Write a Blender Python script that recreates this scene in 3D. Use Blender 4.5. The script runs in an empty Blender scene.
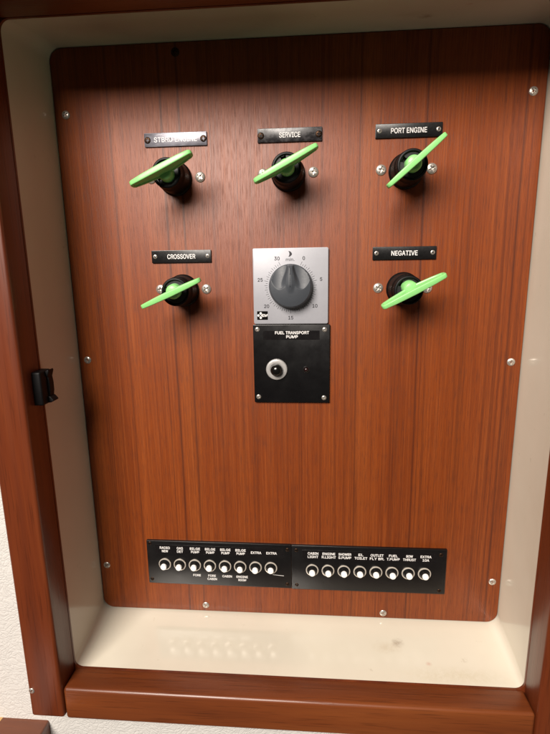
import bpy, bmesh, math, random
from mathutils import Vector, Matrix, Euler
random.seed(7)
S = bpy.context.scene
COL = S.collection
PI = math.pi
R = math.radians

# ------------------------------------------------------------------ camera
cam_d = bpy.data.cameras.new('camera'); cam = bpy.data.objects.new('camera', cam_d); COL.objects.link(cam)
cam.location = (0.01875, -0.47756, 0.39161)
cam.rotation_euler = (1.36290, 0.014427, 0.074447)
cam_d.sensor_fit = 'HORIZONTAL'; cam_d.sensor_width = 36.0
cam_d.lens = 476.79 / 550 * 36
cam_d.clip_start = 0.01; cam_d.clip_end = 50
S.camera = cam

# ------------------------------------------------------------------ light
w = bpy.data.worlds.new('World'); S.world = w; w.use_nodes = True
bg = w.node_tree.nodes['Background']
bg.inputs['Color'].default_value = (1.0, 0.90, 0.80, 1); bg.inputs['Strength'].default_value = 0.05
S.view_settings.view_transform = 'Standard'; S.view_settings.look = 'None'
S.view_settings.exposure = 0.0; S.view_settings.gamma = 1.0

def lamp(name, az, el, dist, size, power, col, target=(0, -.05, .33), sy=None):
    d = bpy.data.lights.new(name, 'AREA'); o = bpy.data.objects.new(name, d); COL.objects.link(o)
    v = Vector((math.sin(R(az)) * math.cos(R(el)), -math.cos(R(az)) * math.cos(R(el)), math.sin(R(el))))
    t = Vector(target); o.location = t + v * dist
    o.rotation_euler = (-v).to_track_quat('-Z', 'Y').to_euler()
    d.energy = power; d.color = col; d.size = size
    d.shape = 'RECTANGLE'; d.size_y = sy or size
    return o
lamp('cabin_lamp', -20.5, 32.5, 2.6, 1.2, 152, (1.0, 0.91, 0.82), sy=1.15)

# ------------------------------------------------------------------ materials
def lin(r, g, b):
    f = lambda c: (c / 255 / 12.92) if c / 255 <= .04045 else ((c / 255 + .055) / 1.055) ** 2.4
    return (f(r), f(g), f(b), 1)

class NT:
    def __init__(s, name):
        s.m = bpy.data.materials.new(name); s.m.use_nodes = True
        s.t = s.m.node_tree; s.b = s.t.nodes['Principled BSDF']
        s.co = None
    def n(s, kind, **kw):
        nd = s.t.nodes.new('ShaderNode' + kind)
        for k, v in kw.items():
            if k in nd.inputs: s.set(nd.inputs[k], v)
            else: setattr(nd, k, v)
        return nd
    def set(s, sock, v):
        if isinstance(v, bpy.types.NodeSocket): s.t.links.new(v, sock)
        else: sock.default_value = v
    def obj(s, scale=(1, 1, 1), rot=(0, 0, 0), loc=(0, 0, 0)):
        if not s.co: s.co = s.n('TexCoord').outputs['Object']
        mp = s.n('Mapping'); s.set(mp.inputs['Vector'], s.co)
        mp.inputs['Scale'].default_value = scale; mp.inputs['Rotation'].default_value = rot; mp.inputs['Location'].default_value = loc
        return mp.outputs[0]
    def noise(s, vec, scale, detail=3, rough=.5, dist=0):
        nd = s.n('TexNoise'); s.set(nd.inputs['Vector'], vec)
        nd.inputs['Scale'].default_value = scale; nd.inputs['Detail'].default_value = detail
        nd.inputs['Roughness'].default_value = rough; nd.inputs['Distortion'].default_value = dist
        return nd.outputs['Fac']
    def math(s, op, a, b=0.0, c=0.0, clamp=False):
        nd = s.n('Math', operation=op); nd.use_clamp = clamp
        for i, v in enumerate((a, b, c)): s.set(nd.inputs[i], v)
        return nd.outputs[0]
    def ramp(s, fac, stops, interp='LINEAR'):
        nd = s.n('ValToRGB'); cr = nd.color_ramp; cr.interpolation = interp; s.set(nd.inputs[0], fac)
        while len(cr.elements) < len(stops): cr.elements.new(.5)
        for e, (p, c) in zip(cr.elements, stops):
            e.position = p; e.color = c if len(c) == 4 else (*c, 1)
        return nd.outputs[0]
    def mix(s, fac, a, b, mode='MIX'):
        nd = s.n('Mix', data_type='RGBA', blend_type=mode)
        s.set(nd.inputs[0], fac); s.set(nd.inputs[6], a); s.set(nd.inputs[7], b)
        return nd.outputs[2]
    def bump(s, h, strength=.3, dist=.001, nrm=None):
        nd = s.n('Bump'); nd.inputs['Strength'].default_value = strength; nd.inputs['Distance'].default_value = dist
        s.set(nd.inputs['Height'], h)
        if nrm is not None: s.set(nd.inputs['Normal'], nrm)
        return nd.outputs[0]
    def out(s, col=None, rough=None, nrm=None, metal=None, **kw):
        if col is not None: s.set(s.b.inputs['Base Color'], col)
        if rough is not None: s.set(s.b.inputs['Roughness'], rough)
        if nrm is not None: s.set(s.b.inputs['Normal'], nrm)
        if metal is not None: s.set(s.b.inputs['Metallic'], metal)
        for k, v in kw.items(): s.set(s.b.inputs[k], v)
        return s.m

def g3(v): return (v, v, v, 1)

def mat_veneer():
    t = NT('veneer')
    tc = t.n('TexCoord').outputs['Object']; t.co = tc
    sep = t.n('SeparateXYZ'); t.set(sep.inputs[0], tc)
    x, z = sep.outputs[0], sep.outputs[2]
    # slow sideways wander of the grain along the height
    wn = t.noise(t.obj((2.2, 0, 1.3)), 1.0, 1, .4)
    wn2 = t.noise(t.obj((9, 0, 3)), 1.0, 1, .4)
    xs = t.math('ADD', x, t.math('MULTIPLY', t.math('SUBTRACT', wn, .5), .012))
    xs = t.math('ADD', xs, t.math('MULTIPLY', t.math('SUBTRACT', wn2, .5), .0014))
    # growth lines of this veneer
    lines = [(-201, .8, 1.6), (-172, .95, 1.2), (-158, 1, 1.2), (-147, .5, 1), (-122, 1, 1.3), (-113, .95, 1), (-105, .8, 1.1), (-86, .25, 1.2), (-72, .9, 1.1),
             (-39, .5, 1), (-18, .3, 1), (8, .35, 1), (28, .4, 1.2), (54, .7, 1.1), (64, .8, 1), (76, .6, 1), (104, 1, 1.3), (113.5, .9, 1.1), (124, 1, 1.2), (140, .3, 1), (155, .9, 1.1),
             (171, .35, 1), (191, .8, 1.1), (210, .8, 1.3)]
    acc = None
    for k in range(0, len(lines), 9):
        chunk = lines[k:k + 9]
        st = []
        for (c, a, wd) in chunk:
            c2 = (c + 240) / 480.0; hw = wd / 480.0
            st += [(c2 - hw * 1.15, g3(0)), (c2, g3(a)), (c2 + hw * .5, g3(0))]
        st = sorted(st, key=lambda q: q[0])
        r = t.ramp(t.math('MULTIPLY_ADD', xs, 1 / .48, .5), st)
        acc = r if acc is None else t.mix(1.0, acc, r, 'LIGHTEN')
    line = t.n('RGBToBW'); t.set(line.inputs[0], acc); line = line.outputs[0]
    cm0 = t.n('CombineXYZ'); t.set(cm0.inputs[0], xs); t.set(cm0.inputs[2], t.math('MULTIPLY', z, .004))
    nl = t.noise(cm0.outputs[0], 75, 2, .6)
    thin = t.ramp(t.math('ABSOLUTE', t.math('SUBTRACT', nl, .47)), [(0, g3(.42)), (.02, g3(0))])
    line = t.math('MAXIMUM', line, thin)
    brk = t.noise(t.obj((60, 1, 5)), 1, 2)
    line = t.math('MULTIPLY', line, t.math('MULTIPLY_ADD', brk, .7, .6), clamp=True)
    cmb = t.n('CombineXYZ'); t.set(cmb.inputs[0], xs); t.set(cmb.inputs[2], t.math('MULTIPLY', z, .02)); v1 = cmb.outputs[0]
    band = t.noise(v1, 22, 3, .6)
    fine = t.noise(v1, 420, 3, .75)
    mp = t.n('Mapping'); t.set(mp.inputs['Vector'], tc); mp.inputs['Scale'].default_value = (1500, 0, 55)
    pores = t.noise(mp.outputs[0], 1, 3, .65)
    pm = t.ramp(pores, [(.50, g3(0)), (.66, g3(1))])
    mp2 = t.n('Mapping'); t.set(mp2.inputs['Vector'], tc); mp2.inputs['Scale'].default_value = (620, 0, 7)
    flk = t.noise(mp2.outputs[0], 1, 2, .6)
    base = t.ramp(band, [(.28, lin(106, 47, 15)), (.5, lin(123, 57, 18)), (.75, lin(138, 70, 26))])
    base = t.mix(t.math('MULTIPLY', t.ramp(fine, [(.35, g3(0)), (.65, g3(1))]), .42), base, lin(88, 34, 12))
    base = t.mix(t.ramp(flk, [(.5, g3(0)), (.75, g3(.45))]), base, lin(150, 79, 33))
    base = t.mix(t.math('MULTIPLY', pm, .5), base, lin(64, 29, 16))
    base = t.mix(t.math('MULTIPLY', line, .9), base, lin(56, 23, 14))
    hgt = t.math('ADD', t.math('MULTIPLY', pm, -1), t.math('MULTIPLY', line, -.4))
    rgh = t.math('MULTIPLY_ADD', pm, .10, t.math('MULTIPLY_ADD', flk, .08, .38))
    return t.out(base, rgh, t.bump(hgt, .14, .0003), **{'Specular IOR Level': .34})

def mat_teak(name, axis, c1, c2, c3, rough=.34):
    t = NT(name)
    sc = {'z': (120, 120, 4), 'x': (4, 120, 120)}[axis]
    big = {'z': (26, 26, 1.6), 'x': (1.6, 26, 26)}[axis]
    a = t.noise(t.obj(big), 1, 4, .55, .6)
    b = t.noise(t.obj(sc), 1, 4, .65)
    pr = t.noise(t.obj(tuple(q * 5 for q in sc)), 1, 2, .6)
    pm = t.ramp(pr, [(.55, g3(0)), (.70, g3(1))])
    col = t.ramp(a, [(.3, c1), (.52, c2), (.72, c3)])
    col = t.mix(t.math('MULTIPLY', b, .45), col, c1)
    col = t.mix(t.math('MULTIPLY', pm, .42), col, tuple(q * .35 for q in c1[:3]) + (1,))
    return t.out(col, t.math('MULTIPLY_ADD', b, .2, rough - .1), t.bump(t.math('SUBTRACT', b, t.math('MULTIPLY', pm, .8)), .22, .0005), **{'Coat Weight': .25, 'Coat Roughness': .4})

def mat_cream():
    t = NT('cream gelcoat')
    a = t.noise(t.obj((7, 7, 7)), 1, 4, .6)
    col = t.ramp(a, [(.3, lin(206, 199, 182)), (.7, lin(214, 208, 192))])
    # grime: specks and a rubbed stain towards the front right of the ledge
    d = t.noise(t.obj((60, 60, 60)), 1, 5, .7)
    sp = t.ramp(d, [(.66, g3(0)), (.78, g3(.5))])
    col = t.mix(sp, col, lin(150, 136, 108))
    def spot(cx, cy, rx, ry, lo=.3):
        mp = t.n('Mapping'); t.set(mp.inputs['Vector'], t.co)
        mp.inputs['Location'].default_value = (-cx / rx, -(cy + .066) / ry, 0); mp.inputs['Scale'].default_value = (1 / rx, 1 / ry, 0)
        dn = t.n('VectorMath', operation='LENGTH'); t.set(dn.inputs[0], mp.outputs[0])
        k = t.math('SUBTRACT', 1, dn.outputs['Value'], clamp=True)
        nn = t.noise(t.obj((200, 200, 200)), 1, 4, .7)
        return t.math('MULTIPLY', t.math('MULTIPLY', k, t.ramp(nn, [(.3, g3(0)), (.6, g3(1))])), lo, clamp=True)
    col = t.mix(spot(.112, -.028, .008, .006, .75), col, lin(136, 116, 96))
    col = t.mix(spot(.100, -.034, .018, .008, .3), col, lin(170, 146, 112))
    col = t.mix(spot(.165, -.062, .07, .012, .3), col, lin(176, 162, 120))
    col = t.mix(spot(.140, -.050, .004, .003, .7), col, lin(190, 146, 128))
    mpp = t.n('Mapping'); t.set(mpp.inputs['Vector'], t.co)
    mpp.inputs['Location'].default_value = (.085 / .11, -.02 / .06, 0); mpp.inputs['Scale'].default_value = (1 / .11, 1 / .06, 0)
    dl = t.n('VectorMath', operation='LENGTH'); t.set(dl.inputs[0], mpp.outputs[0])
    polish = t.ramp(dl.outputs['Value'], [(.55, g3(1)), (1.0, g3(0))])
    wv = t.noise(t.obj((22, 22, 22)), 1, 2, .4)
    wv2 = t.noise(t.obj((260, 260, 260)), 1, 2, .5)
    n1 = t.bump(wv, .25, .0012); n2 = t.bump(wv2, .04, .0004, n1)
    return t.out(col, t.math('MULTIPLY_ADD', a, .14, .10), n2, **{'Specular IOR Level': .5, 'Coat Weight': t.math('MULTIPLY_ADD', polish, 1.0, .2, clamp=True), 'Coat Roughness': .095, 'Coat IOR': 2.1})

def mat_vinyl():
    t = NT('white vinyl')
    a = t.n('TexVoronoi', feature='DISTANCE_TO_EDGE'); t.set(a.inputs['Vector'], t.mix(.06, t.obj((1, 1, 1.5)), t.n('TexNoise', Scale=60.0).outputs['Color']))
    a.inputs['Scale'].default_value = 150
    b = t.noise(t.obj((90, 90, 170)), 1, 5, .7, 1.2)
    cr = t.ramp(a.outputs['Distance'], [(0, g3(0)), (.16, g3(1))])
    h = t.math('ADD', t.math('MULTIPLY', cr, .35), b)
    col = t.mix(b, lin(196, 194, 190), lin(212, 210, 206))
    return t.out(col, .48, t.bump(h, .55, .0013))

def simple(name, col, rough=.4, metal=0, nz=.06, scale=300, bump=.05, **kw):
    t = NT(name)
    sm = t.noise(t.obj((34,) * 3), 1, 4, .65)
    a = t.noise(t.obj((scale,) * 3), 1, 3, .6)
    c = t.mix(a, tuple(q * (1 - nz * 2) for q in col[:3]) + (1,), col)
    return t.out(c, t.math('ADD', t.math('MULTIPLY_ADD', a, .16, rough - .08), t.math('MULTIPLY_ADD', sm, .24, -.12), clamp=True), t.bump(a, bump, .0003), metal, **kw)

M = {}
M['veneer'] = mat_veneer()
M['teak_v'] = mat_teak('teak upright', 'z', lin(76, 31, 13), lin(102, 44, 17), lin(122, 58, 24))
M['teak_h'] = mat_teak('teak rail', 'x', lin(86, 40, 17), lin(114, 57, 24), lin(132, 72, 33))
M['cream'] = mat_cream()
M['vinyl'] = mat_vinyl()
M['black'] = simple('black plastic', lin(17, 16, 16), .32, 0, .1, 500)
M['blackgloss'] = simple('glossy black plastic', lin(14, 13, 13), .16, 0, .1, 300, .02)
M['barrel'] = simple('switch barrel', lin(6, 6, 7), .5, 0, .1, 500, .03, **{'Specular IOR Level': .2})
M['latchblack'] = simple('matt black plastic', lin(12, 11, 12), .5, 0, .1, 400, .04, **{'Specular IOR Level': .2})
M['bezel'] = simple('satin silver bezel', lin(206, 204, 202), .32, .5, .1, 400, .03)
M['rim'] = simple('key barrel face', lin(20, 20, 21), .42, 0, .1, 500)
M['plate'] = simple('black anodised plate', lin(14, 13, 14), .34, 0, .15, 500, .06)
M['acrylic'] = simple('black laminate', lin(13, 12, 13), .30, 0, .1, 90, .01)
M['tape'] = simple('black label tape', lin(19, 17, 18), .24, 0, .05, 200, .02)
M['steel'] = simple('stainless steel', lin(212, 204, 194), .3, .75, .12, 600, .05)
M['chrome'] = simple('nickel', lin(190, 184, 176), .3, .75, .1, 600, .05)
M['nut'] = simple('satin nickel nut', lin(228, 220, 208), .32, .5, .1, 600, .05)
M['brass'] = simple('dull screw', lin(70, 52, 40), .45, 1, .2, 600, .1)
M['green'] = simple('green plastic', lin(140, 212, 128), .38, 0, .05, 260, .08, **{'Subsurface Weight': .08, 'Subsurface Radius': (.002, .003, .001), 'Subsurface Scale': .4})
M['knob'] = simple('dark grey knob', lin(62, 66, 72), .5, 0, .05, 500, .03)
M['white'] = simple('white plastic', lin(248, 246, 242), .3, 0, .03, 300, .02)
M['ink'] = simple('white lettering', lin(228, 226, 224), .5, 0, .03, 500, 0)
M['inkgrey'] = simple('worn lettering', lin(232, 232, 236), .5, 0, .1, 700, 0)
M['dark'] = simple('dark print', lin(40, 38, 44), .6, 0, .05, 500, 0)
M['red'] = simple('dark red lens', lin(30, 8, 9), .2, 0, .05, 300, .02, **{'Coat Weight': .6})
M['inlay'] = simple('pale inlay', lin(196, 160, 104), .4, 0, .08, 200, .03)
def mat_alu():
    t = NT('brushed aluminium plate')
    a = t.noise(t.obj((60, 1, 60)), 1, 4, .6); b = t.noise(t.obj((1400, 1, 1400)), 1, 2, .7)
    col = t.mix(a, lin(158, 159, 165), lin(174, 175, 181))
    col = t.mix(t.math('MULTIPLY', b, .2), col, lin(128, 127, 138))
    return t.out(col, .42, t.bump(b, .12, .0002), .25)
M['alu'] = mat_alu()
def mat_worn_glare():
    t = NT('scuffed black plate with painted glare')
    a = t.noise(t.obj((26, 1, 60)), 1, 3, .55)
    b = t.noise(t.obj((90, 1, 900)), 1, 3, .6)
    k = t.ramp(a, [(.40, g3(0)), (.62, g3(1))]); k2 = t.ramp(b, [(.56, g3(0)), (.64, g3(1))])
    col = t.mix(t.math('MULTIPLY', k, .5), lin(84, 82, 90), lin(140, 140, 150))  # black plate lightened to grey: reflected glare put into the colour, besides the scuffs
    col = t.mix(t.math('MULTIPLY', k2, .4), col, lin(160, 158, 164))
    return t.out(col, t.math('MULTIPLY_ADD', k, .12, .26), t.bump(b, .05, .0002), .35)
M['worn'] = mat_worn_glare()
def mat_sheen():
    t = NT('black plate with painted sheen')
    a = t.noise(t.obj((120, 1, 200)), 1, 4, .7)
    k = t.ramp(a, [(.45, g3(0)), (.7, g3(1))])
    col = t.mix(t.math('MULTIPLY', k, .22), lin(30, 28, 30), lin(110, 104, 108))  # grey patches paint a faint reflection into the black plate
    return t.out(col, t.math('MULTIPLY_ADD', k, .2, .26), t.bump(a, .05, .0003), .1)
M['sheen'] = mat_sheen()

# ------------------------------------------------------------------ mesh helpers (mm, u = right, v = up, h = out of the panel)
K = .001
def P(u, v, h): return Vector((u * K, -h * K, v * K))

def finish(name, bm, mat, parent=None, smooth=True, angle=35, loc=None):
    bmesh.ops.remove_doubles(bm, verts=bm.verts, dist=1e-7)
    bmesh.ops.recalc_face_normals(bm, faces=bm.faces)
    me = bpy.data.meshes.new(name); bm.to_mesh(me); bm.free()
    mats = mat if isinstance(mat, (list, tuple)) else [mat]
    for m_ in mats: me.materials.append(m_)
    if smooth:
        for p_ in me.polygons: p_.use_smooth = True
        try: me.set_sharp_from_angle(angle=R(angle))
        except Exception: pass
    o = bpy.data.objects.new(name, me); COL.objects.link(o)
    if parent is not None: o.parent = parent
    if loc is not None: o.location = loc
    return o

def tag(o, label, cat, group=None):
    o['label'] = label; o['category'] = cat
    if group: o['group'] = group
    return o

def thing(name, label, cat, loc, group=None, rot=0):
    o = bpy.data.objects.new(name, None); COL.objects.link(o); o.location = loc
    o.rotation_euler = (0, rot, 0); o.empty_display_size = .01
    return tag(o, label, cat, group)

def rrect(u0, u1, v0, v1, r, n=8):
    pts = []
    for (cx, cy, a0) in ((u1 - r, v1 - r, 0), (u0 + r, v1 - r, 90), (u0 + r, v0 + r, 180), (u1 - r, v0 + r, 270)):
        for i in range(n + 1):
            a = R(a0 + 90 * i / n); pts.append((cx + r * math.cos(a), cy + r * math.sin(a)))
    return pts

def prism(bm, pts, h0, h1, bev=0, seg=2, both=False):
    """outline in u,v extruded from h0 (back) to h1 (front); front edge eased"""
    n = len(pts)
    rings = []
    def ring(h, inset):
        out = []
        cx = sum(p[0] for p in pts) / n; cy = sum(p[1] for p in pts) / n
        for i in range(n):
            p0, p1, p2 = pts[i - 1], pts[i], pts[(i + 1) % n]
            if inset:
                e1 = Vector((p1[0] - p0[0], p1[1] - p0[1])); e2 = Vector((p2[0] - p1[0], p2[1] - p1[1]))
                if e1.length < 1e-9: e1 = e2
                if e2.length < 1e-9: e2 = e1
                e1.normalize(); e2.normalize()
                n1 = Vector((-e1.y, e1.x)); n2 = Vector((-e2.y, e2.x)); nn = n1 + n2
                nn = nn / max(nn.length_squared / 2, .5)
                q = Vector(p1) + nn * inset
            else: q = Vector(p1)
            out.append(bm.verts.new(P(q.x, q.y, h)))
        return out
    if both and bev:
        for k in range(seg + 1):
            a = PI / 2 * k / seg; rings.append(ring(h0 + bev * (1 - math.sin(a)), bev * (1 - math.cos(PI / 2 - a)) if False else bev * (1 - math.sin(a)) ** 1.0 * (1 - math.sin(a)) if False else bev * (1 - math.sin(a))))
    else: rings.append(ring(h0, 0))
    if bev:
        for k in range(seg + 1):
            a = PI / 2 * k / seg
            rings.append(ring(h1 - bev + bev * math.sin(a), bev * (1 - math.cos(a))))
    else: rings.append(ring(h1, 0))
    for a, b in zip(rings, rings[1:]):
        for i in range(n):
            j = (i + 1) % n
            try: bm.faces.new((a[i], a[j], b[j], b[i]))
            except ValueError: pass
    bm.faces.new(rings[-1]); bm.faces.new(list(reversed(rings[0])))

def box(bm, u0, u1, v0, v1, h0, h1, bev=0, seg=2):
    """box with every edge eased"""
    vs = [bm.verts.new(P(u, v, h)) for u in (u0, u1) for v in (v0, v1) for h in (h0, h1)]
    fs = [(0, 1, 3, 2), (4, 6, 7, 5), (0, 4, 5, 1), (2, 3, 7, 6), (0, 2, 6, 4), (1, 5, 7, 3)]
    faces = [bm.faces.new([vs[i] for i in f]) for f in fs]
    if bev:
        edges = list({e for f in faces for e in f.edges})
        bmesh.ops.bevel(bm, geom=edges, offset=bev * K, segments=seg, profile=.5, affect='EDGES')

def lathe(bm, prof, n=48, cu=0, cv=0):
    """prof = [(r, h)...] turned about the outward axis"""
    rings = []
    for r, h in prof:
        if r < 1e-6: rings.append([bm.verts.new(P(cu, cv, h))])
        else: rings.append([bm.verts.new(P(cu + r * math.cos(2 * PI * i / n), cv + r * math.sin(2 * PI * i / n), h)) for i in range(n)])
    for a, b in zip(rings, rings[1:]):
        for i in range(n):
            j = (i + 1) % n
            if len(a) == 1 and len(b) == 1: continue
            if len(a) == 1: bm.faces.new((a[0], b[j], b[i]))
            elif len(b) == 1: bm.faces.new((a[i], a[j], b[0]))
            else: bm.faces.new((a[i], a[j], b[j], b[i]))

def polar(bm, fn, rs, nt, skirt=None):
    """height field fn(u, v, r) on rings rs"""
    c = bm.verts.new(P(0, 0, fn(0, 0, 0))); prev = None
    for r in rs:
        cur = []
        for i in range(nt):
            a = 2 * PI * i / nt; u, v = r * math.cos(a), r * math.sin(a)
            cur.append(bm.verts.new(P(u, v, fn(u, v, r))))
        if prev is None:
            for i in range(nt): bm.faces.new((c, cur[i], cur[(i + 1) % nt]))
        else:
            for i in range(nt):
                j = (i + 1) % nt; bm.faces.new((prev[i], cur[i], cur[j], prev[j]))
        prev = cur
    if skirt is not None:
        cur = [bm.verts.new(Vector((v.co.x, -skirt * K, v.co.z))) for v in prev]
        for i in range(nt):
            j = (i + 1) % nt; bm.faces.new((prev[i], cur[i], cur[j], prev[j]))

FONT = None
try:
    import os
    _p = os.path.join(bpy.utils.system_resource('DATAFILES'), 'fonts', 'Inter.woff2')   # the sans serif bundled with Blender
    if os.path.exists(_p): FONT = bpy.data.fonts.load(_p)
except Exception: FONT = None

def text(bm, s, u, v, h, cap, bold=0.0, sx=1.0, align='CENTER', width=None, thick=.05):
    """lettering with cap height cap (mm) whose middle is at u, v"""
    c = bpy.data.curves.new('t', 'FONT'); c.body = s
    if FONT: c.font = FONT
    c.align_x = align; c.size = 1.0
    c.resolution_u = 6; c.extrude = 0
    o = bpy.data.objects.new('t', c); COL.objects.link(o)
    dg = bpy.context.evaluated_depsgraph_get(); dg.update()
    me = bpy.data.meshes.new_from_object(o.evaluated_get(dg))
    xs = [q.co.x for q in me.vertices]
    if xs:
        k = cap / CAPH
        kx = k * sx
        if width: kx = width / (max(xs) - min(xs))
        mid = (max(xs) + min(xs)) / 2 if align == 'CENTER' else min(xs)
        d = bold * k
        for n_, (dx, dy) in enumerate([(0, 0), (d, 0), (-d, 0), (0, d), (0, -d)] if bold else [(0, 0)]):
            vs = [bm.verts.new(P(u + (q.co.x - mid) * kx + dx, v + (q.co.y - CAPH / 2) * k + dy, h + .003 * n_)) for q in me.vertices]
            for p_ in me.polygons:
                try: bm.faces.new([vs[i] for i in p_.vertices])
                except ValueError: pass
    bpy.data.objects.remove(o); bpy.data.curves.remove(c); bpy.data.meshes.remove(me)

def flat(bm, pts, h):
    f = bm.faces.new([bm.verts.new(P(a, b, h)) for a, b in pts]); return f

CAPH = .73
_c = bpy.data.curves.new('t', 'FONT'); _c.body = 'H'; _c.size = 1
if FONT: _c.font = FONT
_o = bpy.data.objects.new('t', _c); COL.objects.link(_o)
_dg = bpy.context.evaluated_depsgraph_get(); _dg.update()
_me = bpy.data.meshes.new_from_object(_o.evaluated_get(_dg)); CAPH = max(q.co.y for q in _me.vertices)
print('CAPH', CAPH, bool(FONT))
bpy.data.objects.remove(_o); bpy.data.curves.remove(_c); bpy.data.meshes.remove(_me)

_screw = {}
def screw_mesh(rad, dome, kind):
    key = (rad, dome, kind)
    if key in _screw: return _screw[key]
    bm = bmesh.new()
    cw = rad * .15; cl = rad * .62
    def f(u, v, r):
        z = dome * math.sqrt(max(0, 1 - (r / rad) ** 2 * .96)) if kind != 'csk' else dome * (1 - .25 * (r / rad) ** 2)
        ins = (abs(u) < cw and abs(v) < cl) or (abs(v) < cw and abs(u) < cl) or (abs(u) + abs(v) < cw * 2.6)
        return z - (rad * .42 * (1 - .5 * r / rad) if ins else 0)
    rs = [rad * i / 22 for i in range(1, 23)]
    polar(bm, f, rs, 72, skirt=-.6)
    bmesh.ops.recalc_face_normals(bm, faces=bm.faces)
    me = bpy.data.meshes.new('screw'); bm.to_mesh(me); bm.free()
    for p_ in me.polygons: p_.use_smooth = True
    try: me.set_sharp_from_angle(angle=R(40))
    except Exception: pass
    _screw[key] = me
    return me
_sm = {}
def screw(parent, u, v, h, rad, dome, mat, rot=None, kind='pan'):
    me = screw_mesh(rad, dome, kind)
    kk = (me.name, mat.name)
    if kk not in _sm:
        m2 = me.copy(); m2.materials.append(mat); _sm[kk] = m2
    o = bpy.data.objects.new('screw', _sm[kk]); COL.objects.link(o)
    o.parent = parent; o.location = P(u, v, h)
    o.rotation_euler = (0, R(random.uniform(0, 90) if rot is None else rot), 0)
    return o

# ------------------------------------------------------------------ setting: vinyl wall with the hole of the recess
bm = bmesh.new()
H_W = 71
outer = [(-900, -900), (900, -900), (900, 1100), (-900, 1100)]
inner = [(-232, -20), (232, -20), (232, 590), (-232, 590)]
ov = [bm.verts.new(P(a, b, H_W)) for a, b in outer]; iv = [bm.verts.new(P(a, b, H_W)) for a, b in inner]
bk = [bm.verts.new(P(a, b, H_W - 8)) for a, b in outer]; ib = [bm.verts.new(P(a, b, H_W - 8)) for a, b in inner]
for i in range(4):
    j = (i + 1) % 4
    bm.faces.new((ov[i], ov[j], iv[j], iv[i])); bm.faces.new((bk[i], ib[i], ib[j], bk[j]))
    bm.faces.new((iv[i], iv[j], ib[j], ib[i])); bm.faces.new((ov[i], bk[i], bk[j], ov[j]))
wall = finish('wall', bm, M['vinyl'], smooth=False); wall['kind'] = 'structure'
tag(wall, 'white textured vinyl wall lining showing left of and below the wooden frame', 'wall')

# ------------------------------------------------------------------ cream moulded recess
bm = bmesh.new()
secs = [(-8, -226, 226, -1.4, 594, 13), (0, -225.7, 225.8, -1.6, 593.2, 12), (10, -225.8, 225.9, -3.2, 592.4, 12), (40, -226.6, 227, -10, 589, 10.5), (71, -226.3, 225.6, -14.2, 584.5, 8.5)]
rings = []
for h, u0, u1, v0, v1, r in secs:
    rings.append([bm.verts.new(P(a, b, h)) for a, b in rrect(u0, u1, v0, v1, r, 10)])
for a, b in zip(rings, rings[1:]):
    n = len(a)
    for i in range(n): bm.faces.new((a[i], a[(i + 1) % n], b[(i + 1) % n], b[i]))
bm.faces.new(rings[0])
# moulding has real thickness: an outer skin
r2 = []
for h, u0, u1, v0, v1, r in reversed(secs):
    r2.append([bm.verts.new(P(a, b, min(h, 70.9) - (3 if h < 0 else 0))) for a, b in rrect(u0 - 3, u1 + 3, v0 - 3, v1 + 3, r + 3, 10)])
allr = [rings[-1]] + r2
for a, b in zip(allr, allr[1:]):
    n = len(a)
    for i in range(n): bm.faces.new((a[i], a[(i + 1) % n], b[(i + 1) % n], b[i]))
bm.faces.new(r2[-1])
liner_bm = bm

# ------------------------------------------------------------------ teak frame
FR = thing('cabinet_recess', 'glossy cream recess edged by a varnished reddish brown wooden frame', 'recess', P(0, -50, 66))
bmesh.ops.translate(liner_bm, verts=liner_bm.verts, vec=-P(0, -50, 66))
finish('liner', liner_bm, M['cream'], FR, angle=50)
fz = 50
def bar(name, u0, u1, v0, v1, h0, h1, mat, bev=3.0, seg=4):
    bm = bmesh.new(); box(bm, u0, u1, v0 + fz, v1 + fz, h0 - 66, h1 - 66, bev, seg)
    return finish(name, bm, mat, FR, angle=60)
bar('stile', -261, -226.4, -47.5, 640, 71.2, 101, M['teak_v'], 3.2)
bar('stile', 225.4, 262, -47.5, 640, 71.2, 101, M['teak_v'], 3.2)
bar('rail', -226.3, 225.3, -50.5, -14.3, 71.2, 99.2, M['teak_h'], 3.6, 5)
bar('rail', -226.3, 225.3, 584.6, 622, 71.2, 99.2, M['teak_h'], 3.6, 5)
bm = bmesh.new()
ri = rrect(-226.3, 225.3, -14.2, 584.5, 8.5, 10); ro = rrect(-231, 230, -19, 589, 8.5, 10)
lv = [[bm.verts.new(P(a, b + fz, h - 66)) for a, b in q] for q, h in ((ri, 71.1), (ri, 73.4), (ro, 73.4), (ro, 71.1))]
for a, b in zip(lv, lv[1:] + lv[:1]):
    for i in range(len(a)): bm.faces.new((a[i], a[(i + 1) % len(a)], b[(i + 1) % len(a)], b[i]))
finish('rebate_lip', bm, M['teak_v'], FR, angle=50)
screw(FR, -259.9 + 2.8, -16.6 + fz, 101 - 66 - .1, 3.0, 1.1, M['steel'])
screw(FR, 244, 110 + fz, 101 - 66 - .1, 3.0, 1.1, M['steel'])

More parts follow.
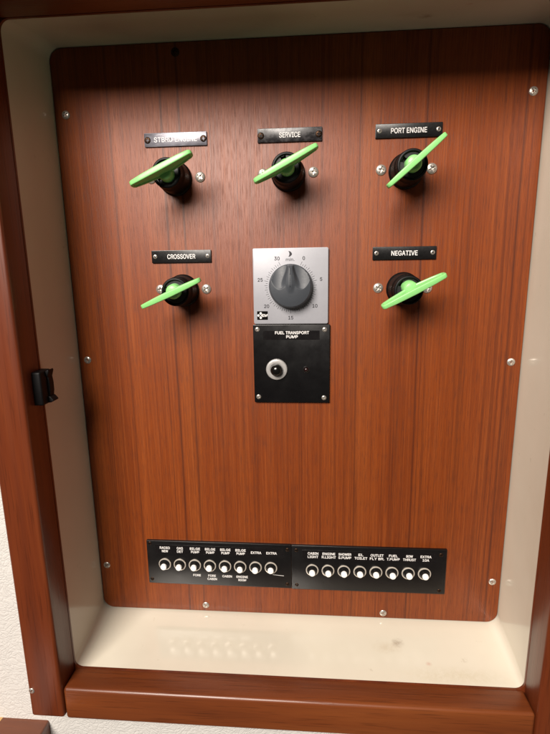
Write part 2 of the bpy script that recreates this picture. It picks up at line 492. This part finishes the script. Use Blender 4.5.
# wooden trim under the left end of the frame
TR = thing('trim_shelf', 'brown wooden shelf end with a pale inlay line below the left end of the frame', 'shelf', P(-330, -95, 66))
bm = bmesh.new(); box(bm, -200, 66, -22, 9.0, .2, 130, 2.2, 3); finish('board', bm, M['teak_h'], TR, angle=60)
bm = bmesh.new()
vs = [bm.verts.new(P(a, 9.12, h)) for a, h in ((6, 40), (9.5, 40), (14.5, .3), (11, .3))]; vd = [bm.verts.new(P(a, 8.6, h)) for a, h in ((6, 40), (9.5, 40), (14.5, .3), (11, .3))]
bm.faces.new(vs); bm.faces.new(vd[::-1])
for i in range(4): bm.faces.new((vs[i], vd[i], vd[(i + 1) % 4], vs[(i + 1) % 4]))
finish('inlay', bm, M['inlay'], TR, smooth=False)

# ------------------------------------------------------------------ latch on the left stile
LT = thing('latch_keeper', 'small black catch fixed inside the left side of the frame', 'catch', P(-227, 288, 78))
bm = bmesh.new(); box(bm, -.8, 8.4, -15, 15.6, -10, 8.5, 1.6, 3); finish('body', bm, M['latchblack'], LT, angle=50)
bm = bmesh.new()
for pts in ([(7.5, 9.5), (9.8, 9.5), (11.4, 14.6), (11.0, 16.0), (9.6, 15.6), (7.5, 14.8)], [(7.5, -14.6), (10.2, -14.4), (13.2, -12.8), (12.8, -11.6), (10.4, -8.8), (7.5, -8)], [(7.5, -9.0), (9.4, -9.0), (10.2, -4), (10.3, 3), (9.6, 10), (7.5, 10)]):
    prism(bm, pts, -9, -.5 if pts[0][1] != -9.0 else -2.0, .7, 3)
finish('roller_claw', bm, M['latchblack'], LT, angle=50)

# ------------------------------------------------------------------ wood panel
PN = thing('mounting_board', 'large reddish brown wood veneer board carrying the switches in the recess', 'board', P(0, 0, 0))
bm = bmesh.new(); prism(bm, rrect(-225, 225, 0, 592.7, 12, 10), -6, 0, .5, 2)
finish('board', bm, M['veneer'], PN, angle=50)
for (u, v) in [(-214.3, 535.5), (-216.4, 297.9), (-217.2, 55.6), (-102.9, 7.6), (100.1, 6.2), (216.4, 50.7), (215.4, 295.9), (213.9, 539.7), (-105.6, 584.6)]:
    screw(PN, u, v, 0, 3.9, 1.5, M['brass'] if v > 580 else M['chrome'] if u < -200 else M['steel'])

# ------------------------------------------------------------------ battery switches
SWG = 'battery switches with green keys'
def make_switch():
    t = thing('battery_switch', 'x', 'switch', (0, 0, 0), SWG)
    bm = bmesh.new()
    lathe(bm, [(0, .0), (16.0, 0), (16.0, 2.0), (15.5, 2.6), (14.9, 3.2), (14.4, 18), (14.1, 20.5), (13.5, 21.3), (13.4, 29.5), (13.1, 30.6), (12.6, 31), (11.4, 31), (11.0, 30.4), (10.8, 29.2)], 72)
    finish('body', bm, M['barrel'], t, angle=40)
    bm = bmesh.new()
    def f(u, v, r):
        # face with the two key notches
        if 6.6 < u < 10.0 and abs(v) < 2.0: return 24.0
        return 29.3 - .25 * (r / 11)
    polar(bm, f, [11.0 * i / 26 for i in range(1, 27)], 96)
    face = finish('keyway', bm, M['rim'], t, angle=40)
    key_axis = bm = bmesh.new()
    lathe(bm, [(0, 26), (6.9, 26), (6.9, 36.0), (6.3, 37.4), (5.2, 38.4), (0, 38.6)], 40)
    # blade
    L = 30.6
    out = [(-L, 41.8), (-L + .3, 39.8), (-L + 2.2, 37.6), (-20, 35.6), (-9, 33.8), (-6, 33.2), (6, 33.2), (9, 33.8), (20, 35.6), (L - 2.2, 37.6), (L - .3, 39.8), (L, 41.8), (L, 44.5), (L - .8, 46.6), (L - 2.6, 47.6), (18, 48.2), (0, 48.4), (-18, 48.2), (-L + 2.6, 47.6), (-L + .8, 46.6), (-L, 44.5)]
    th = 2.7
    b2 = bmesh.new()
    fr = [b2.verts.new(Vector((a * K, -(h + 2) * K, th * K * (1 - .3 * (abs(a) / L) ** 2)))) for a, h in out]
    bkv = [b2.verts.new(Vector((a * K, -(h + 2) * K, -th * K * (1 - .3 * (abs(a) / L) ** 2)))) for a, h in out]
    n = len(out)
    f1 = b2.faces.new(fr); f2 = b2.faces.new(list(reversed(bkv)))
    for i in range(n): b2.faces.new((fr[i], bkv[i], bkv[(i + 1) % n], fr[(i + 1) % n]))
    bmesh.ops.recalc_face_normals(b2, faces=b2.faces)
    ed = [e for e in b2.edges if any(f_ in (f1, f2) for f_ in e.link_faces)]
    bmesh.ops.bevel(b2, geom=ed, offset=.9 * K, segments=3, profile=.5, affect='EDGES')
    big = sorted(b2.faces, key=lambda q: -q.calc_area())[:2]
    bmesh.ops.inset_region(b2, faces=big, thickness=1.5 * K, depth=0)
    big = sorted(b2.faces, key=lambda q: -q.calc_area())[:2]
    bmesh.ops.inset_region(b2, faces=big, thickness=.5 * K, depth=-.8 * K)
    me = bpy.data.meshes.new('tmp'); b2.to_mesh(me); b2.free(); bm.from_mesh(me); bpy.data.meshes.remove(me)
    finish('key', bm, M['green'], t, angle=48)
    return t
base_sw = make_switch()
def copy_tree(o, parent=None):
    c = o.copy(); COL.objects.link(c); c.parent = parent
    for ch in list(o.children): copy_tree(ch, c)
    return c
SW = [(-111.5, 475.5, 24.5, 13, 0, 'black switch with green key under the STBRD ENGINE nameplate', (-135.5, 476.3, -87.4, 476.5)),
      (-3.2, 476.8, 27.0, 5, 0, 'black switch with green key under the SERVICE nameplate', (-27.0, 477.6, 20.5, 477.9)),
      (106.0, 476.2, 41.0, 0, 0, 'black switch with steeply turned green key under the PORT ENGINE nameplate', (83.2, 477.9, 129.3, 477.9)),
      (-109.6, 369.3, 23.5, -10, 0, 'black switch with green key under the CROSSOVER nameplate', (-132.7, 370.6, -86.1, 370.5)),
      (107.4, 368.6, 27.6, -14, 0, 'black switch with green key under the NEGATIVE nameplate', (83.7, 369.6, 130.5, 369.0))]
for i, (u, v, ang, tilt, _, lab, sc) in enumerate(SW):
    t = base_sw if i == 0 else copy_tree(base_sw)
    t.location = P(u, v, 0); t['label'] = lab
    for ch in t.children:
        nm = ch.name.split('.')[0]
        if nm == 'key': ch.rotation_euler = (0, -R(ang), 0); ch.location = (0, 0, 0)
        if nm == 'key' and tilt:
            # the loose key leans a little in its barrel
            m3 = Matrix.Rotation(-R(ang), 3, 'Y') @ Matrix.Rotation(R(-tilt * .6), 3, 'X')
            ch.rotation_euler = m3.to_euler(); piv = Vector((0, -.041, 0))
            ch.location = piv - m3 @ piv + (P(1.0, .6, 0) if i == 4 else P(0, 0, 0))
        if nm == 'keyway': ch.rotation_euler = (0, -R((215, 108, 150, 165, 140)[i]), 0)
for i, (u, v, ang, tilt, _, lab, sc) in enumerate(SW):
    t = [o for o in COL.objects if o.get('label') == lab][0]
    screw(t, sc[0] - u, sc[1] - v, .0, 4.9, 2.1, M['steel'])
    screw(t, sc[2] - u, sc[3] - v, .0, 4.9, 2.1, M['steel'])

# ------------------------------------------------------------------ nameplates
NP = [('STBRD ENGINE', -109.3, 510.4, 'worn', 'inkgrey', 'brass', 41, 'scuffed black nameplate with painted-in glare reading STBRD ENGINE'),
      ('SERVICE', -1.4, 510.8, 'sheen', 'ink', 'brass', 19.5, 'black nameplate reading SERVICE above the middle switch'),
      ('PORT ENGINE', 107.0, 511.0, 'plate', 'ink', 'steel', 32, 'black nameplate reading PORT ENGINE'),
      ('CROSSOVER', -109.6, 402.6, 'plate', 'ink', 'steel', 28, 'black nameplate reading CROSSOVER'),
      ('NEGATIVE', 107.4, 402.4, 'plate', 'ink', 'steel', 24.5, 'black nameplate reading NEGATIVE')]
for s, u, v, pm, im, sm, wd, lab in NP:
    t = thing('nameplate', lab, 'nameplate', P(u, v, 0), 'engraved nameplates above the switches')
    bm = bmesh.new(); prism(bm, rrect(-30, 30, -6.1, 6.1, .6, 3), .05, 1.6, .3, 2); finish('plate', bm, M[pm], t)
    bm = bmesh.new(); text(bm, s, 0, 0, 1.66, 4.3, .012 if im == 'ink' else .010, width=wd); finish('lettering', bm, M[im], t, smooth=False)
    for q in (-1, 1):
        if sm == 'brass': screw(t, q * 26.8, -.2, 1.5, 3.0, .9, M[sm])
        else: screw(t, q * 26.4, .2, 1.45, 2.1, .8, M[sm])

# ------------------------------------------------------------------ timer
TM = thing('rotary_timer', 'square silver rotary timer with a dark grey knob', 'timer', P(-1.6, 372.1, 0))
bm = bmesh.new(); prism(bm, rrect(-36.9, 36.9, -36.8, 37.0, 1.6, 5), .05, 3.2, .5, 3); finish('plate', bm, M['alu'], TM)
bm = bmesh.new()
hh = 3.28
for k in range(61):
    a = R(25.7 + k * 5.143)
    r0, r1 = 22.6, (26.4 if k % 10 == 0 else 25.6 if k % 2 == 0 else 24.6)
    d = Vector((math.sin(a), math.cos(a))); e = Vector((d.y, -d.x)) * .17
    flat(bm, [d * r0 + e, d * r1 + e, d * r1 - e, d * r0 - e], hh)
for k, s in enumerate(('0', '5', '10', '15', '20', '25', '30')):
    a = R(25.7 + k * 51.43); rr = 30.6 if s not in ('0', '30') else 30.0
    text(bm, s, rr * math.sin(a), rr * math.cos(a), hh, 3.3, .018, .95)
text(bm, 'min.', -.2, 26.0, hh, 2.9, .006, 1.15)
flat(bm, [(-1.9, 34), (0.0, 33.6), (1.3, 32.2), (1.6, 31.2), (1.3, 30.2), (0, 28.9), (-1.9, 28.4), (-1.0, 30), (-.8, 31.2), (-1.0, 32.6)][::1], hh)
finish('scale_marks', bm, M['dark'], TM, smooth=False)
bm = bmesh.new(); prism(bm, rrect(-33.6, -22.9, -32.6, -24.0, .3, 2), 3.22, 3.3); finish('maker_badge', bm, M['blackgloss'], TM, smooth=False)
lg = [o for o in TM.children if o.name.startswith('maker_badge')][0]
bm = bmesh.new()
for (a, b) in ((-30.0, -26.1), (-32.3, -28.2), (-30.0, -30.5)):
    flat(bm, [(a + 1.15 * math.cos(2 * PI * i / 20), b + 1.15 * math.sin(2 * PI * i / 20)) for i in range(20)], 3.36)
text(bm, 'EM', -25.9, -28.2, 3.36, 2.5, .03, width=5.2)
for sg in (-1, 1):
    flat(bm, [(-31.2, -28.2 + sg * 1.6), (-30.9, -28.2 + sg * 1.9), (-28.3, -28.2 - sg * .3), (-28.6, -28.2 - sg * .6)], 3.365 + .004 * sg)
finish('badge_print', bm, M['ink'], lg, smooth=False)
# knob: domed disc with two scooped flanks leaving a pointer ridge
bm = bmesh.new()
def sst(a, b, x):
    t_ = min(1, max(0, (x - a) / (b - a))); return t_ * t_ * (3 - 2 * t_)
def knob(u, v, r):
    dome = 17.5 - 3.4 * (r / 20) ** 2
    edge = sst(20.3, 18.4, r)
    dome = 7.5 + (dome - 7.5) * edge if r > 18.4 else dome
    # scooped flank planes fall towards the upper rim
    w0 = 1.9 + 1.6 * sst(18, 6, v) - 1.0 * sst(4, -6, v)
    w1 = 3.2 + 6.2 * sst(20, -1, v)
    arc = v - (3.8 - 6.0 * max(0, 1 - ((abs(u) - 10.5) / 9) ** 2))
    floor = max(8, 16.2 - max(0, arc) * .41)
    side = sst(w0, w1, abs(u)) if v > -6 else 1
    h = dome
    if arc > -.6 and floor < dome: h = dome + (min(dome, max(5.5, floor)) - dome) * side * sst(-.6, .6, arc)
    if abs(u) < 6 and v > -8: h += 1.5 * sst(w0 + 1.6, .4, abs(u)) * sst(-7, 2, v) * sst(20.2, 16, r)
    if abs(u) < .3 and v > -1 and r < 18: h -= .7
    return max(h, 5.0)
rs = [21 * (i / 60) for i in range(1, 59)]
polar(bm, knob, rs, 240, skirt=4.2)
bmesh.ops.scale(bm, verts=bm.verts, vec=(1.05, 1, 1.05))
finish('knob', bm, M['knob'], TM, angle=60, loc=P(.3, .4, 0))

# ------------------------------------------------------------------ fuel transport pump panel
PP = thing('pump_panel', 'square black switch panel reading FUEL TRANSPORT PUMP', 'switch panel', P(-1.2, 294.2, 0))
bm = bmesh.new(); prism(bm, rrect(-38.6, 38.6, -40.4, 40.3, .8, 3), .05, 3.0, .35, 2); finish('plate', bm, M['acrylic'], PP)
bm = bmesh.new(); prism(bm, rrect(-28.5, 28.3, 25.0, 34.2, .3, 2), 2.98, 3.18, .08, 1); finish('label_tape', bm, M['tape'], PP)
bm = bmesh.new(); text(bm, 'FUEL TRANSPORT', .7, 32.2, 3.26, 2.8, .022, width=34); text(bm, 'PUMP', .7, 28.1, 3.26, 2.8, .022, width=11.5)
finish('lettering', bm, M['ink'], PP, smooth=False)
for (a, b) in ((-34.2, 35.6), (33.2, 35.2), (-34.3, -34.5), (33.0, -35.2)): screw(PP, a, b, 2.9, 2.5, 1.1, M['brass' if False else 'chrome'])
bt = bmesh.new(); lathe(bt, [(0, 3), (10.8, 3), (10.9, 4.0), (10.3, 5.0), (8.2, 5.6), (6.8, 5.4), (6.4, 4.6), (0, 4.5)], 64, -15.1, -5.4)
btn = finish('push_button', bt, M['bezel'], PP)
bt = bmesh.new(); lathe(bt, [(6.0, 4.6), (6.1, 8.0), (5.8, 9.6), (4.9, 11.2), (3.2, 12.4), (1.5, 12.9), (0, 13)], 48, -15.1, -5.4)
finish('button_cap', bt, M['blackgloss'], btn)
bt = bmesh.new(); lathe(bt, [(3.6, 3), (3.6, 3.7), (3.1, 4.1), (2.6, 4.1), (2.5, 3.4), (0, 3.4)], 32, 14.9, -5.5)
led = finish('indicator_lamp', bt, M['black'], PP)
bt = bmesh.new(); lathe(bt, [(2.3, 3.4), (2.2, 4.8), (1.6, 5.7), (.8, 6.1), (0, 6.2)], 32, 14.9, -5.5); finish('lens', bt, M['red'], led)

# ------------------------------------------------------------------ circuit breaker panels
def breaker_proto():
    bm = bmesh.new()
    lathe(bm, [(0, 3), (7.0, 3), (7.1, 3.9), (6.8, 4.4), (6.2, 4.5), (5.9, 4.2), (5.8, 3.6), (0, 3.5)], 40)
    nut = finish('breaker', bm, M['nut'])
    bm = bmesh.new(); lathe(bm, [(0, 3.3), (5.75, 3.55), (5.7, 3.9), (4.4, 4.3), (4.3, 7.4), (4.0, 8.0), (3.4, 8.1), (0, 8.1)], 32); finish('barrel', bm, M['black'], nut)
    bm = bmesh.new(); lathe(bm, [(3.35, 8.0), (3.4, 9.8), (3.1, 10.5), (2.3, 10.8), (0, 10.9)], 32); finish('button', bm, M['white'], nut)
    return nut
PROTO = breaker_proto(); used = False
def breaker_panel(cu, cv, u0, u1, v0, v1, xs, zs, tops, bots, scr, rot, label, extra=None, tape=None):
    global used
    t = thing('breaker_panel', label, 'breaker panel', P(cu, cv, 0), 'circuit breaker panels along the bottom', rot)
    bm = bmesh.new(); prism(bm, rrect(u0 - cu, u1 - cu, v0 - cv, v1 - cv, .5, 2), .05, 3.0, .45, 3); finish('plate', bm, M['plate'], t)
    bm = bmesh.new(); prism(bm, rrect(tape[0] - cu, tape[1] - cu, tape[2] - cv, tape[3] - cv, .2, 2), 2.98, 3.14, .06, 1); finish('label_tape', bm, M['tape'], t)
    bm = bmesh.new()
    for x, s in zip(xs, tops):
        ls = s.split('/')
        y0 = (tape[2] + tape[3]) / 2 - cv
        for k, l in enumerate(ls):
            text(bm, l, x - cu + .8, y0 + (0 if len(ls) == 1 else 2.0 - 4.1 * k) - (.6 if len(ls) == 1 else .3), 3.2, 2.8, .022, width=min(15.4, len(l) * 2.3 if len(l) > 2 else len(l) * 2.6))
    for x, s in zip(xs, bots):
        if not s: continue
        for k, l in enumerate(s.split('/')):
            text(bm, l, x - cu + 1.8, v0 + 12.2 - cv - 4.1 * k, 3.07, 2.6, .022, width=len(l) * 2.15)
    if extra: flat(bm, [(a - cu, b - cv) for a, b in extra], 3.07)
    finish('lettering', bm, M['ink'], t, smooth=False)
    for (a, b) in scr: screw(t, a - cu, b - cv, 2.85, 2.1, .7, M['brass'])
    for x in xs:
        if not used: b = PROTO; used = True; b.parent = t
        else: b = copy_tree(PROTO, t)
        b.location = P(x - cu, zs - cv, 0)
        for ch in b.children: ch.rotation_euler = (R(random.uniform(-2, 2)), 0, R(random.uniform(-2, 2))); ch.location = P(0, 0, random.uniform(-.35, .3) if ch.name.startswith('button') else 0)
breaker_panel(-85, 62, -167.2, -3.3, 36.2, 90.2, [-147.0, -129.7, -112.4, -95.1, -77.8, -60.6, -43.2, -25.9], 61.5,
              ['RADIO/NEW', 'GAS/DET', 'BILGE/PUMP', 'BILGE/PUMP', 'BILGE/PUMP', 'BILGE/PUMP', 'EXTRA', 'EXTRA'],
              ['', '', 'FORE', 'FORE/CABIN', 'CABIN', 'ENGINE/ROOM', '', ''],
              [(-163.3, 86.6), (-163.1, 41.4), (-7.4, 84.3), (-7.6, 41.1)], R(.25), 'left half of the black breaker strip with white buttons, starting with RADIO NEW',
              extra=[(-24, 52.6), (-11.5, 51.4), (-11.5, 51.9), (-24, 53.0)], tape=(-157, -12, 74.6, 85.6))
breaker_panel(81, 62, -2.9, 165.5, 35.2, 89.6, [20.2, 37.6, 55.1, 72.6, 90.1, 107.5, 125.0, 142.5], 60.2,
              ['CABIN/LIGHT', 'ENGINE/R.LIGHT', 'SHOWER/S.PUMP', 'EL/TOILET', 'OUTLET/FLY BR.', 'FUEL/T.PUMP', 'BOW/THRUST', 'EXTRA/10A'],
              [''] * 8, [(2.5, 83.8), (3.0, 40.6), (159.3, 83.2), (159.5, 39.3)], 0, 'right half of the black breaker strip with white buttons, starting with CABIN LIGHT',
              tape=(9, 154, 73.2, 84.6))
